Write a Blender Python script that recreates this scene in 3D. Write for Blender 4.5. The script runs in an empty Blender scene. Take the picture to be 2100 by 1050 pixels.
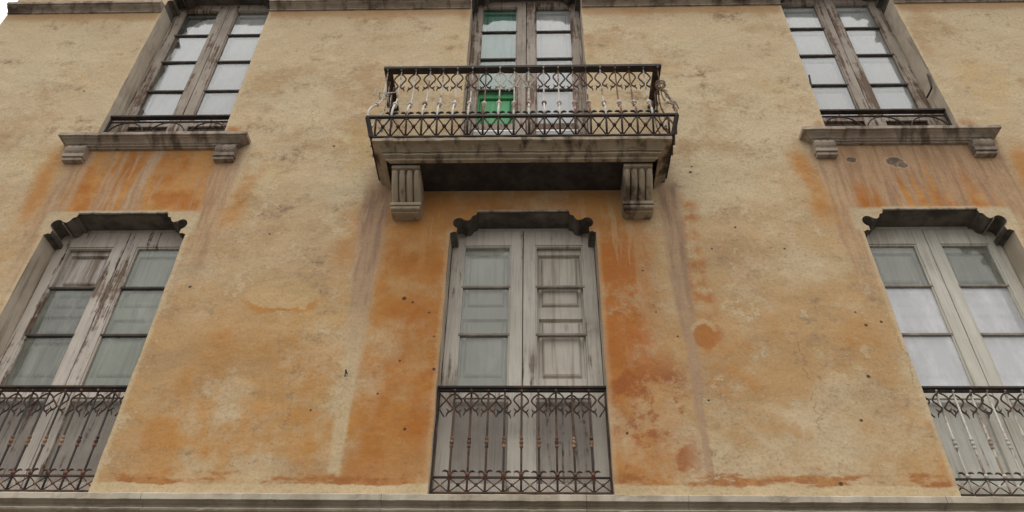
import bpy, bmesh, math, random
from mathutils import Vector, Matrix
random.seed(7)
S = bpy.context.scene
COL = S.collection
PI = math.pi

# ------------------------------------------------------------------ shader helper
class Ex:
    """a float / colour socket with arithmetic"""
    def __init__(s, g, sock): s.g = g; s.s = sock
    def _m(s, op, o=None, o2=None, clamp=False): return s.g.math(op, s, o, o2, clamp)
    def __add__(s, o): return s._m('ADD', o)
    __radd__ = __add__
    def __sub__(s, o): return s._m('SUBTRACT', o)
    def __rsub__(s, o): return s.g.math('SUBTRACT', o, s)
    def __mul__(s, o): return s._m('MULTIPLY', o)
    __rmul__ = __mul__
    def __truediv__(s, o): return s._m('DIVIDE', o)
    def __neg__(s): return s._m('MULTIPLY', -1.0)
    def abs(s): return s._m('ABSOLUTE')
    def min(s, o): return s._m('MINIMUM', o)
    def max(s, o): return s._m('MAXIMUM', o)
    def sat(s): return s._m('ADD', 0.0, None, True)

class G:
    def __init__(s, name):
        s.mat = bpy.data.materials.new(name); s.mat.use_nodes = True
        s.nt = s.mat.node_tree; s.nt.nodes.clear()
        s.out = s.nt.nodes.new('ShaderNodeOutputMaterial')
    def n(s, t): return s.nt.nodes.new(t)
    def put(s, inp, v):
        if isinstance(v, Ex): s.nt.links.new(v.s, inp)
        elif isinstance(v, (tuple, list)) and len(v) == 3 and inp.type == 'RGBA': inp.default_value = (*v, 1)
        else: inp.default_value = v
    def math(s, op, a, b=None, c=None, clamp=False):
        m = s.n('ShaderNodeMath'); m.operation = op; m.use_clamp = clamp
        s.put(m.inputs[0], a)
        if b is not None: s.put(m.inputs[1], b)
        if c is not None: s.put(m.inputs[2], c)
        return Ex(s, m.outputs[0])
    def sm(s, a, b, x, lo=0.0, hi=1.0):
        m = s.n('ShaderNodeMapRange'); m.interpolation_type = 'SMOOTHSTEP'
        s.put(m.inputs['Value'], x); s.put(m.inputs['From Min'], a); s.put(m.inputs['From Max'], b)
        s.put(m.inputs['To Min'], lo); s.put(m.inputs['To Max'], hi)
        return Ex(s, m.outputs[0])
    def band(s, x, a, b, w): return s.sm(a - w, a + w, x) * s.sm(b - w, b + w, x, 1.0, 0.0)
    def obj(s):
        t = s.n('ShaderNodeTexCoord'); return Ex(s, t.outputs['Object'])
    def xyz(s, v):
        n = s.n('ShaderNodeSeparateXYZ'); s.put(n.inputs[0], v); return [Ex(s, o) for o in n.outputs]
    def comb(s, x, y, z):
        n = s.n('ShaderNodeCombineXYZ')
        for i, v in zip(n.inputs, (x, y, z)): s.put(i, v)
        return Ex(s, n.outputs[0])
    def vadd(s, a, b):
        n = s.n('ShaderNodeVectorMath'); n.operation = 'ADD'; s.put(n.inputs[0], a); s.put(n.inputs[1], b); return Ex(s, n.outputs[0])
    def vscale(s, a, b):
        n = s.n('ShaderNodeVectorMath'); n.operation = 'MULTIPLY'; s.put(n.inputs[0], a); s.put(n.inputs[1], b); return Ex(s, n.outputs[0])
    def noise(s, v, scale=1.0, detail=6.0, rough=0.55, dist=0.0, col=False):
        n = s.n('ShaderNodeTexNoise'); s.put(n.inputs['Vector'], v)
        n.inputs['Scale'].default_value = scale; n.inputs['Detail'].default_value = detail
        n.inputs['Roughness'].default_value = rough; n.inputs['Distortion'].default_value = dist
        return Ex(s, n.outputs['Color' if col else 'Fac'])
    def vor(s, v, scale, feat='F1'):
        n = s.n('ShaderNodeTexVoronoi'); n.feature = feat; s.put(n.inputs['Vector'], v); n.inputs['Scale'].default_value = scale
        return Ex(s, n.outputs['Distance'])
    def mix(s, f, a, b):
        n = s.n('ShaderNodeMix'); n.data_type = 'RGBA'; n.clamp_factor = True
        s.put(n.inputs['Factor'], f); s.put(n.inputs[6], a); s.put(n.inputs[7], b)
        return Ex(s, n.outputs[2])
    def rand(s):
        n = s.n('ShaderNodeObjectInfo'); return Ex(s, n.outputs['Random'])
    def bsdf(s, col, rough=0.85, height=None, dist=0.01, strength=1.0, metal=0.0, spec=0.3):
        b = s.n('ShaderNodeBsdfPrincipled')
        s.put(b.inputs['Base Color'], col); s.put(b.inputs['Roughness'], rough); s.put(b.inputs['Metallic'], metal)
        s.put(b.inputs['Specular IOR Level'], spec)
        if height is not None:
            k = s.n('ShaderNodeBump'); k.inputs['Strength'].default_value = strength; k.inputs['Distance'].default_value = dist
            s.put(k.inputs['Height'], height); s.nt.links.new(k.outputs[0], b.inputs['Normal'])
        s.nt.links.new(b.outputs[0], s.out.inputs['Surface'])
        return s.mat

XL, XC, XR = -3.395, 0.01, 3.379          # the three bays
HW = 0.60                                  # half width of an opening
LOW0, LOW1 = 3.62, 6.08                    # lower openings: floor, crown of the head
UP1 = 9.575                                # crown of the upper heads

# ------------------------------------------------------------------ materials
def mat_plaster():
    g = G('aged_ochre_plaster')
    P = g.obj(); x0, y0, z0 = g.xyz(P)
    wv = g.noise(P, 1.6, 5, .6, col=True)
    wa, wb, wc = g.xyz(wv)
    PW = g.vadd(P, g.comb((wa - .5) * .10 + (wb - .5) * .05, 0.0, (wc - .5) * .2))
    x = x0 + (wa - .5) * .22
    z = z0 + (wc - .5) * .30
    fine = g.noise(P, 9, 5, .65)
    mid = g.noise(P, 2.6, 6, .62)
    big = g.noise(P, .75, 6, .6)
    big2 = g.noise(g.vadd(P, (31.3, 4.0, 17.1)), 1.1, 7, .6)
    big3 = g.noise(g.vadd(P, (-11.3, 9.0, 5.1)), .9, 7, .65)
    streak = g.noise(g.vscale(PW, (11, 1, .9)), 1, 5, .64)
    streak2 = g.noise(g.vscale(g.vadd(PW, (7, 0, 3)), (19, 1, 1.7)), 1, 5, .66)
    # ground tone, paler and greyer towards the less washed upper storey
    big4 = g.noise(g.vadd(P, (3.3, 2.0, 25.1)), 1.35, 7, .66)
    c = g.mix(g.sm(4.4, 7.4, z + (big - .5) * 3.0), (.475, .298, .140), (.53, .412, .262))
    c = g.mix(g.sm(.44, .62, big2) * .75, c, (.575, .470, .310))
    c = g.mix(g.sm(.50, .66, big4 + (fine - .5) * .15) * .75, c, (.41, .27, .145))
    c = g.mix(g.sm(.54, .70, big3) * .55, c, (.54, .365, .150))
    c = g.mix(g.sm(.52, .64, mid + (fine - .5) * .2) * .40, c, (.585, .470, .315))
    c = g.mix(g.sm(.52, .66, g.noise(P, 1.5, 7, .66)) * g.sm(6.2, 4.2, z0) * .85, c, (.46, .225, .075))
    # grey-brown weathering in torn blotches
    bl = g.noise(g.vscale(P, (1.0, 1, 1.35)), 2.1, 8, .74)
    pk = g.noise(P, 15, 5, .72)
    tatter = bl + (pk - .5) * .42
    c = g.mix(g.sm(.525, .645, tatter) * .62, c, (.34, .238, .145))
    c = g.mix(g.sm(.61, .685, tatter) * .75, c, (.215, .155, .10))
    sq = (g.noise(g.vscale(P, (1, 1, 1.6)), 8.5, 4, .6, .6) - .5).abs()
    clus = g.sm(.50, .60, bl * .7 + big4 * .3)
    sqm = g.sm(.050, .012, sq) * clus * g.sm(.50, .60, pk)
    c = g.mix(sqm * .22, c, (.20, .14, .085))
    fl = g.sm(.585, .605, g.noise(g.vadd(P, (13, 3, 1)), 3.4, 9, .70))
    c = g.mix(fl * .45, c, (.60, .49, .325))
    sp = g.noise(g.vscale(g.vadd(P, (3, 8, 1)), (1, 1, 1.3)), 27, 5, .75)
    c = g.mix(g.sm(.55, .65, sp) * g.sm(.45, .57, big2 * .5 + big4 * .5 + (mid - .5) * .5) * .7, c, (.24, .165, .10))
    c = g.mix(g.sm(.60, .68, g.noise(P, 19, 5, .7)) * .5, c, (.62, .51, .35))
    ORA, ORB, RUST = (.40, .140, .026), (.47, .215, .055), (.30, .085, .026)
    MAU, CRM = (.40, .265, .170), (.545, .42, .255)
    orange = g.mix(g.sm(.38, .62, g.noise(P, 2.0, 7, .66)), ORA, ORB)
    orange = g.mix(g.sm(.56, .70, g.noise(g.vadd(P, (5, 5, 5)), 2.4, 6, .7)) * .55, orange, RUST)
    orange = g.mix(g.sm(.60, .72, g.noise(g.vadd(P, (1, 5, 9)), 3.4, 6, .7)) * .5, orange, (.52, .34, .15))
    # wash-out under the balcony, round the middle lower window
    top_c = g.sm(6.45, 6.25, z0)
    m = g.sm(-1.32, -1.04, x + (mid - .5) * .2) * g.sm(1.26, .72, x + (big4 - .5) * .7 + (mid - .5) * .5) * top_c
    m = m * g.sm(3.55, 4.1, z + (mid - .5) * .8, .55, 1.0) * g.sm(.36, .56, mid * .6 + big4 * .4 + (fine - .5) * .25, .35, 1.0)
    c = g.mix(m * .95, c, orange)
    c = g.mix(m * g.sm(5.2, 6.2, z) * .35, c, (.40, .20, .075))
    c = g.mix(g.band(x, .62, 1.15, .12) * g.sm(.48, .56, g.noise(g.vadd(P, (2, 0, 6)), 3.2, 8, .74)) * g.band(z, 3.7, 4.6, .2) * .8, c, (.31, .088, .03))
    c = g.mix(g.band(x, .60, .98, .10) * g.band(z, 4.6, 5.8, .25) * g.sm(.35, .55, pk + (mid - .5) * .6) * .75, c, (.43, .135, .03))
    # broader, fainter orange seep to the left of the drip
    c = g.mix(g.band(x, -2.55, -1.1, .35) * g.sm(5.6, 3.9, z) * g.sm(.42, .58, mid * .6 + big * .4) * .85, c, (.48, .22, .05))
    # orange fringes outside the drips
    fr = g.band(x, 1.27, 1.46, .05) * g.band(z, 4.72, 6.28, .12) * g.sm(.43, .60, g.noise(P, 3.6, 6, .62))
    c = g.mix(fr * .9, c, (.41, .16, .045))
    c = g.mix(g.band(x, -1.52, -1.25, .08) * g.band(z, 5.4, 6.2, .2) * g.sm(.4, .6, mid) * .7, c, (.45, .22, .07))
    # grey-mauve run-off below both balcony ends
    for sx, w0, w1, colr in ((-1, .125, .05, CRM), (1, .10, .025, MAU)):
        d = (x0 + (wa - .5) * .09 + (streak - .5) * .05 - sx * 1.245 + sx * (6.3 - z0) * (.012 if sx < 0 else .004)).abs()
        wd = g.sm(3.7, 6.3, z0, w1, w0)
        k = g.sm(wd * 1.25, wd * .55, d) * g.sm(6.55, 6.3, z0)
        core = g.mix(g.sm(4.4, 5.6, z0), colr, MAU)
        core = g.mix(g.sm(.45, .62, streak2) * g.sm(4.2, 6.0, z0) * .75, core, (.25, .165, .115))
        core = g.mix(g.sm(.56, .68, streak) * .5, core, (.48, .33, .19))
        c = g.mix(k * g.sm(3.62, 3.8, z0) * g.sm(.30, .52, streak2 + (mid - .5) * .6, .58, .95), c, core)
    c = g.mix(g.sm(.05, .02, (x0 - .93 + (wa - .5) * .08).abs()) * g.band(z0, 4.9, 6.0, .2) * .45, c, (.50, .30, .15))
    c = g.mix(g.sm(.04, .015, (x0 + .80 + (wa - .5) * .06).abs()) * g.band(z0, 5.5, 6.0, .1) * .35, c, (.50, .28, .12))
    c = g.mix(g.sm(.57, .63, streak) * g.band(x0, -1.55, 1.5, .1) * g.band(z0, 4.7, 6.2, .3) * .35, c, (.55, .40, .24))
    # the panels between the upper sills and the heads below, with their run-off
    for xc, mv, lo, hi in ((XL, .0, -.77, .83), (XR, 1.0, -.80, .86)):
        u = x0 - xc + (wa - .5) * .07 - (.03 if xc < 0 else 0)
        pz = g.band(z0 + (wb - .5) * .08, 6.06, 7.2, .05)
        pan = g.band(u, lo + .12, hi - .12, .06) * pz
        oc = g.mix(g.sm(.40, .6, mid), ORA, (.50, .25, .08))
        c = g.mix(pan * .95, c, oc)
        if mv:
            run = g.sm(.40, .58, streak + (streak2 - .5) * .5 + g.sm(6.1, 6.75, z0, .0, .14))
            c = g.mix(pan * run * .95, c, g.mix(g.sm(.42, .6, streak2), (.44, .29, .175), (.33, .205, .125)))
        else:
            run = g.sm(.52, .62, streak + (streak2 - .5) * .25) * .85
            run = run.max(g.band(u + (z0 - 6.5) * -.10, -.06, .05, .04)).max(g.band(u, -.36, -.32, .025) * .7).max(g.band(u, -.27, -.225, .02) * .7)
            c = g.mix(pan * run, c, g.mix(g.sm(.42, .6, streak2), (.47, .32, .20), (.37, .24, .15)))
            c = g.mix(pan * g.sm(6.62, 6.75, z0) * g.sm(.5, .62, fine) * .6, c, (.35, .22, .12))
        for a, b in ((lo, lo + .23), (hi - .23, hi)):
            k = g.band(u, a, b, .045) * g.sm(4.7, 6.2, z0 + (streak - .5) * 1.6) * g.sm(6.98, 6.9, z0)
            cc = g.mix(g.sm(.42, .6, streak2), (.47, .315, .19), (.35, .22, .135))
            cc = g.mix(g.sm(.55, .65, streak) * .6, cc, (.45, .235, .09))
            c = g.mix(k * .88, c, cc)
        for a, b in ((lo - .20, lo - .02), (hi + .02, hi + .20)):
            k = g.band(u + (z0 - 6.5) * (.10 if a < 0 else -.10), a, b, .075) * g.band(z, 6.0, 6.85, .16) * g.sm(.3, .55, mid)
            c = g.mix(k * .9, c, (.46, .215, .062))
        # a pale repair round the scrolled head
        du = (x0 - xc).abs()
        hd = g.band(du, .36, .66, .025) * g.band(z0 + (fine - .5) * .05, 5.87, 6.115, .02)
        hd = hd.max(g.band(du, 0, .40, .03) * g.band(z0, 6.07, 6.125, .012))
        c = g.mix(hd * .85, c, g.mix(g.sm(.4, .65, fine), (.50, .40, .255), (.56, .46, .31)))
    du = (x0 - XC).abs()
    hd = g.band(du, .52, .66, .03) * g.band(z0, 5.88, 6.10, .02)
    c = g.mix(hd * .35, c, (.36, .20, .09))
    # strip under the string course
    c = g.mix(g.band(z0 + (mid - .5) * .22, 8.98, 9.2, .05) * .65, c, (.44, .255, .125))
    # splash line above the cornice
    rb = g.band(z0 + (mid - .5) * .16 + (fine - .5) * .05, 3.665, 3.755, .018) * g.sm(.46, .54, g.noise(g.vscale(P, (1.9, 1, 6)), 1, 8, .70))
    c = g.mix(rb * .9, c, g.mix(g.sm(.45, .6, fine), (.33, .125, .04), (.42, .20, .07)))
    cs = g.sm(3.690, 3.676, z0 + (g.noise(P, 4, 8, .68) - .5) * .12)
    c = g.mix(cs * .92, c, g.mix(g.sm(.35, .65, mid), (.50, .39, .235), (.60, .475, .30)))
    # the pale worn arris of every opening
    for xc in (XL, XC, XR):
        e = ((x0 - xc).abs() - HW)
        c = g.mix(g.sm(.045, .012, e + (fine - .5) * .04) * g.sm(-.03, -.02, e) * (g.sm(5.95, 5.85, z0).max(g.sm(6.9, 7.0, z0))) * (.3 if xc == XC else .7), c, (.555, .445, .285))
    # patches of re-plastering
    def blob(cx, cz, rx, rz, ww=.6):
        dx = (x0 - cx) / rx; dz = (z0 - cz) / rz
        return g.math('SQRT', dx * dx + dz * dz) + (mid - .5) * ww * 2 + (fine - .5) * ww * 1.6 + (pk - .5) * ww * .8
    b = blob(-1.84, 5.22, .30, .17)
    c = g.mix(g.sm(1.05, .7, b) * .75, c, (.54, .375, .19))
    c = g.mix(g.band(b, .82, 1.06, .08) * g.sm(5.22, 5.10, z0) * .85, c, (.46, .21, .055))
    b = blob(1.345, 4.83, .085, .11, .55)
    c = g.mix(g.sm(1.0, .85, b) * .85, c, (.40, .165, .05))
    c = g.mix(g.band(b, .95, 1.25, .06) * g.sm(4.85, 4.9, z0) * .45, c, (.58, .44, .26))
    # flaked chips below the sill of the right bay
    for cx, cz, rx, rz in ((2.893, 6.69, .035, .028), (3.275, 6.66, .065, .05), (3.33, 6.62, .04, .03)):
        b = blob(cx, cz, rx, rz, .9)
        k = g.sm(1.05, .85, b)
        c = g.mix(g.band(b, .9, 1.35, .1) * .35, c, (.50, .38, .25))
        c = g.mix(k, c, g.mix(g.sm(.4, .6, fine), (.12, .09, .07), (.20, .15, .11)))
    # nail and dowel holes
    holes = [(-.899, 5.182, 17), (-.831, 5.145, 10), (-.696, 5.048, 8), (-.873, 4.62, 9), (-.642, 4.831, 7), (-.781, 4.077, 11), (2.543, 4.927, 12),
             (2.662, 4.957, 11), (2.441, 4.491, 13), (2.496, 5.046, 8), (1.015, 5.049, 8), (1.152, 4.829, 8), (1.526, 5.672, 8), (2.103, 5.669, 9),
             (.953, 5.449, 8), (-1.724, 6.918, 11), (-4.358, 7.754, 10), (-2.088, 5.85, 9), (.72, 4.05, 10), (1.30, 4.30, 8), (2.30, 4.15, 10),
             (2.05, 3.70, 13), (-1.0, 4.35, 8), (-1.45, 4.22, 8), (1.47, 6.55, 14), (1.49, 6.62, 9), (-2.60, 5.30, 12), (1.75, 5.9, 10), (-.62, 4.55, 12)]
    hk = None
    for hx, hz, r in holes:
        dx = x0 - hx; dz = z0 - hz
        d = dx * dx + dz * dz
        k = g.sm((r * .0013) ** 2, (r * .0007) ** 2, d + (fine - .5) * .00012)
        hk = k if hk is None else hk.max(k)
    c = g.mix(hk * .92, c, (.05, .035, .025))
    # hairline cracks
    w2 = g.noise(g.vscale(P, (3, 1, 4)), 1.5, 6, .7)
    for cx, z1, z2 in ((2.02, 4.05, 4.82), (-1.60, 4.05, 4.65), (2.75, 4.4, 4.9), (-2.0, 7.1, 7.6), (1.75, 7.4, 8.1)):
        d = (x0 - cx + (w2 - .5) * .35).abs()
        c = g.mix(g.sm(.006, .002, d) * g.band(z0, z1, z2, .06) * .55, c, (.20, .12, .07))
    tone = g.noise(P, 45, 5, .7)
    c = g.mix(g.sm(.44, .66, tone) * .30, c, (.25, .16, .085))
    h = g.noise(P, 1.5, 7, .50) * 2.6 + fine * g.sm(.44, .62, big4, .02, .28) + fl * .07
    return g.bsdf(c, .93, h, .036, .55, spec=.12)

def mat_reveal():
    g = G('grey_jamb_render'); P = g.obj()
    n = g.noise(P, 3, 8, .65); s = g.noise(g.vscale(P, (20, 14, 1.2)), 1, 5, .6)
    c = g.mix(g.sm(.35, .65, n), (.42, .355, .275), (.54, .465, .37))
    c = g.mix(g.sm(.5, .65, s) * .6, c, (.20, .165, .13))
    c = g.mix(g.sm(.6, .7, g.noise(P, 11, 6, .7)) * .4, c, (.50, .43, .33))
    return g.bsdf(c, .92, n + g.noise(P, 30, 4, .6) * .2, .012, .6, spec=.12)

def mat_soffit():  # near-black mottled render for the balcony underside
    g = G('near_black_soffit_render'); P = g.obj()
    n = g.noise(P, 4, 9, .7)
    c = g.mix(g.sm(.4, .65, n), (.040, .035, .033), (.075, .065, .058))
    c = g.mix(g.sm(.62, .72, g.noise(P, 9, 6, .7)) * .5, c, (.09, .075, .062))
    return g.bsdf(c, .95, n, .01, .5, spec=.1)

def mat_stone(name, a, b, grime, amount):
    g = G(name); P = g.obj()
    n = g.noise(P, 3.2, 9, .65)
    s = g.noise(g.vscale(P, (7, 4, 1.2)), 1, 6, .65)
    s2 = g.noise(g.vscale(g.vadd(P, (4, 1, 2)), (1.6, 3, 3)), 1, 7, .7)
    c = g.mix(g.sm(.35, .66, n), a, b)
    c = g.mix(g.sm(.47, .66, s) * amount, c, grime)
    c = g.mix(g.sm(.52, .68, s2) * amount, c, tuple(v * .6 for v in grime))
    c = g.mix(g.sm(.60, .70, g.noise(P, 22, 5, .7)) * .35, c, (.62, .56, .47))
    c = g.mix(g.sm(.64, .72, g.noise(g.vadd(P, (9, 9, 9)), 12, 6, .7)) * .6, c, (.06, .05, .04))
    h = n * .6 + g.noise(P, 18, 6, .65) * .4
    return g.bsdf(c, .9, h, .010, .6, spec=.15)

def mat_wood(name, paint, paint2, bare, dirt, peel, vert=True):
    """old paint over bare wood, peeling along the grain"""
    g = G(name); P0 = g.obj(); r = g.rand()
    P = g.vadd(P0, g.comb(r * 37.0, r * 11.0, r * 23.0))
    gr = g.noise(g.vscale(P, (26, 8, 1.6)), 1, 7, .66)
    gr2 = g.noise(g.vscale(P, (90, 20, 3.5)), 1, 4, .6)
    n = g.noise(P, 2.4, 8, .65); n2 = g.noise(g.vadd(P, (5, 2, 7)), 1.3, 6, .6)
    c = g.mix(g.sm(.35, .65, n), paint, paint2)
    c = g.mix(g.sm(.45, .65, gr) * .35, c, tuple(v * .62 for v in paint))
    pk = g.sm(.66 - peel * .3, .74 - peel * .3, gr * .6 + n2 * .45 + (g.noise(P, 14, 6, .7) - .5) * .25)
    bc = g.mix(g.sm(.35, .65, gr2), bare, tuple(v * .45 for v in bare))
    c = g.mix(pk, c, bc)
    c = g.mix(g.sm(.54, .70, n2 + (gr - .5) * .5) * .65, c, dirt)
    c = g.mix(g.sm(.5, .75, gr2) * .25, c, tuple(v * .4 for v in bare))
    return g.bsdf(c, .8, gr * .5 + gr2 * .35 - pk * .4 + n * .2, .006, .7, spec=.2)

def mat_shutter(name, a, b, dirt, amount=.5, rust=0):
    g = G(name); P0 = g.obj(); r = g.rand()
    P = g.vadd(P0, g.comb(r * 17.0, r * 29.0, r * 13.0))
    s = g.noise(g.vscale(P, (22, 5, 1.1)), 1, 6, .66)
    n = g.noise(P, 2.2, 7, .62)
    c = g.mix(g.sm(.36, .64, n), a, b)
    c = g.mix(g.sm(.46, .68, s) * amount, c, dirt)
    c = g.mix(g.sm(.60, .72, g.noise(g.vscale(P, (9, 5, 1.6)), 1, 7, .7)) * amount * .8, c, tuple(v * .55 for v in dirt))
    if rust:
        c = g.mix(g.sm(.42, .6, g.noise(g.vscale(P, (16, 5, 2.2)), 1, 7, .7)) * rust, c, (.15, .085, .04))
    return g.bsdf(c, .6, s * .5 + n * .3, .004, .5, spec=.3)

def mat_iron(name, paint, rust, amt, dark=(.028, .022, .019), dk=.4):
    g = G(name); P0 = g.obj(); r = g.rand()
    P = g.vadd(P0, g.comb(r * 37.0, r * 51.0, r * 23.0))
    n = g.noise(P, 14, 7, .7); n2 = g.noise(g.vadd(P, (3, 3, 3)), 5, 6, .65)
    c = g.mix(g.sm(.52 - amt * .25, .64 - amt * .25, n2 + (n - .5) * .5), paint, rust)
    c = g.mix(g.sm(.58 - dk * .2, .68 - dk * .2, n), c, dark)
    return g.bsdf(c, .75, n, .003, .6, spec=.3)

def mat_glass(name='old_window_glass', dust_sheen=(.50, .49, .45), d0=.02, d1=.22, gf=2.7):
    g = G(name); P = g.obj(); r = g.rand()
    tr = g.n('ShaderNodeBsdfTransparent'); tr.inputs['Color'].default_value = (.97, .985, .98, 1)
    gl = g.n('ShaderNodeBsdfGlossy'); gl.inputs['Roughness'].default_value = .07
    df = g.n('ShaderNodeBsdfDiffuse'); df.inputs['Color'].default_value = (*dust_sheen, 1)
    Pr = g.vadd(P, g.comb(r * 9.0, r * 5.0, r * 7.0))
    bp = g.n('ShaderNodeBump'); bp.inputs['Strength'].default_value = .10; bp.inputs['Distance'].default_value = .02
    g.put(bp.inputs['Height'], g.noise(Pr, 3.5, 2, .5)); g.nt.links.new(bp.outputs[0], gl.inputs['Normal'])
    fr = g.n('ShaderNodeFresnel'); fr.inputs['IOR'].default_value = 1.52
    f = Ex(g, fr.outputs[0])
    m1 = g.n('ShaderNodeMixShader'); g.put(m1.inputs[0], g.sm(.42, .75, g.noise(g.vscale(Pr, (5, 5, 2.0)), 1, 7, .7), d0, d1))
    g.nt.links.new(tr.outputs[0], m1.inputs[1]); g.nt.links.new(df.outputs[0], m1.inputs[2])
    m2 = g.n('ShaderNodeMixShader'); g.put(m2.inputs[0], (f * gf).sat())
    g.nt.links.new(m1.outputs[0], m2.inputs[1]); g.nt.links.new(gl.outputs[0], m2.inputs[2])
    g.nt.links.new(m2.outputs[0], g.out.inputs['Surface'])
    return g.mat

def mat_plain(name, a, b, rough=.9, scale=4):
    g = G(name); P = g.obj(); n = g.noise(P, scale, 8, .65)
    return g.bsdf(g.mix(g.sm(.35, .65, n), a, b), rough, n, .01, .4, spec=.2)

M = {}
M['plaster'] = mat_plaster(); M['reveal'] = mat_reveal(); M['dark_soffit'] = mat_soffit(); M['head'] = mat_plain('dark_grey_head_render', (.065, .058, .050), (.17, .145, .12), .95, 5)
M['stone'] = mat_stone('weathered_sill_stone', (.31, .25, .195), (.41, .34, .27), (.12, .088, .065), .9)
M['slab'] = mat_stone('stained_balcony_stone', (.34, .275, .195), (.44, .365, .27), (.10, .072, .052), 1.0)
M['cornice'] = mat_stone('grey_cornice_stone', (.42, .365, .285), (.53, .47, .38), (.25, .20, .15), .5)
M['wood_low'] = mat_wood('grey_white_peeling_frame', (.52, .475, .41), (.60, .55, .48), (.17, .115, .08), (.27, .215, .165), .22)
M['wood_low_left'] = mat_wood('worn_frame_showing_brown_wood', (.50, .44, .38), (.58, .52, .455), (.17, .10, .065), (.27, .205, .155), .40)
M['wood_low_right'] = mat_wood('pale_grey_painted_frame', (.56, .53, .455), (.63, .60, .52), (.26, .20, .15), (.40, .345, .275), .05)
M['panel_low'] = mat_wood('grey_weathered_door_panel', (.31, .275, .24), (.40, .36, .315), (.15, .11, .085), (.12, .09, .07), .36)
M['panel_right'] = mat_wood('light_grey_door_panel', (.58, .565, .50), (.68, .66, .60), (.32, .27, .21), (.36, .33, .28), .22)
M['wood_up'] = mat_wood('brown_weathered_frame', (.30, .25, .205), (.40, .345, .29), (.18, .11, .075), (.16, .11, .08), .46)
M['wood_up_dark'] = mat_wood('dark_brown_bottom_boards', (.085, .06, .048), (.12, .09, .075), (.05, .03, .02), (.04, .03, .025), .5)
M['bar_dark'] = mat_plain('dark_glazing_bar_paint', (.055, .050, .045), (.10, .085, .07), .7, 9)
M['bar_low'] = mat_plain('grey_glazing_bar_paint', (.20, .175, .15), (.33, .29, .245), .7, 9)
M['sh_white'] = mat_shutter('white_shutter_paint', (.80, .80, .80), (.85, .85, .84), (.68, .66, .63), .3)
M['sh_green'] = mat_shutter('green_shutter_paint', (.05, .27, .10), (.085, .36, .15), (.03, .15, .06), .7)
M['sh_teal'] = mat_shutter('green_shutter_with_painted_reflection', (.24, .50, .40), (.31, .58, .47), (.17, .38, .30), .6)  # green shutter paled towards teal: sky reflection put into the colour
M['sh_board'] = mat_shutter('grey_green_board', (.20, .21, .185), (.27, .28, .245), (.12, .12, .10), .5)
M['sh_paper'] = mat_shutter('white_paper', (.80, .80, .80), (.85, .85, .84), (.70, .69, .66), .3)
M['sh_grey'] = mat_shutter('grey_shutter_paint', (.54, .53, .46), (.64, .62, .55), (.38, .34, .28), .5)
M['sh_clear'] = mat_shutter('worn_beige_shutter_paint', (.47, .42, .35), (.58, .53, .455), (.29, .235, .18), .7)
M['sh_sage'] = mat_shutter('sage_grey_shutter_paint', (.47, .50, .40), (.58, .61, .49), (.30, .29, .21), .6)
M['sh_sage_dark'] = mat_shutter('dirty_sage_shutter_paint', (.26, .27, .22), (.37, .375, .31), (.14, .12, .085), .9)
M['sh_peel'] = mat_shutter('peeling_white_shutter_paint', (.55, .505, .46), (.63, .58, .525), (.25, .18, .135), .9, .4)
M['sh_lilac'] = mat_shutter('pale_white_shutter_paint', (.77, .765, .78), (.83, .825, .83), (.66, .63, .60), .3)
M['sh_olive'] = mat_shutter('grey_green_shutter_paint', (.34, .345, .28), (.44, .44, .365), (.22, .20, .15), .7)
M['iron'] = mat_iron('rusted_dark_iron', (.040, .030, .025), (.088, .045, .028), .5)
M['iron_black'] = mat_iron('black_painted_iron', (.030, .026, .024), (.07, .042, .03), .2)
M['iron_white'] = mat_iron('peeling_white_painted_iron', (.56, .53, .47), (.20, .10, .06), .12, (.16, .12, .09), .15)
M['iron_grey'] = mat_iron('faded_grey_painted_iron', (.48, .455, .40), (.30, .22, .15), .1, (.16, .13, .105), .12)
M['iron_tan'] = mat_iron('tan_flaking_iron', (.30, .20, .12), (.17, .085, .05), .5)
M['iron_red'] = mat_iron('red_rusted_iron', (.20, .075, .048), (.14, .07, .045), .4)
M['glass'] = mat_glass(); M['glass_dusty'] = mat_glass('dusty_window_glass', (.56, .57, .495), .14, .42, 1.4); M['glass_sheen'] = mat_glass('window_glass_with_painted_sheen', (.92, .92, .94), .42, .66, 1.9)  # last glass: white diffuse layer stands in for the sky reflection
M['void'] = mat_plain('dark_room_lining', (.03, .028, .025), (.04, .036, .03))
M['cloth'] = mat_plain('black_cloth', (.012, .012, .013), (.025, .024, .024), .9, 20)
M['wire'] = mat_plain('brown_wire_sheath', (.16, .11, .075), (.30, .24, .18), .7, 20)
M['cord'] = mat_plain('white_cord_fibre', (.50, .47, .44), (.62, .58, .54), .8, 20)
M['street'] = mat_plain('grey_street_paving', (.085, .08, .075), (.12, .115, .105), .9, 1.5)

# ------------------------------------------------------------------ mesh helpers
def link(name, bm, mat, parent=None, loc=None, smooth=False):
    me = bpy.data.meshes.new(name)
    if len(bm.faces) > 1: bmesh.ops.recalc_face_normals(bm, faces=bm.faces)
    bm.to_mesh(me); bm.free()
    mats = mat if isinstance(mat, (list, tuple)) else [mat]
    for m in mats: me.materials.append(M[m] if isinstance(m, str) else m)
    if smooth:
        for p in me.polygons: p.use_smooth = True
    o = bpy.data.objects.new(name, me); COL.objects.link(o)
    if parent: o.parent = parent
    if loc: o.location = loc
    return o

def put(name, me, parent=None, loc=None, rot=None, mat=None):
    """another object on a mesh that exists already"""
    o = bpy.data.objects.new(name, me); COL.objects.link(o)
    if parent: o.parent = parent
    if loc: o.location = loc
    if rot: o.rotation_euler = rot
    return o

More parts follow.
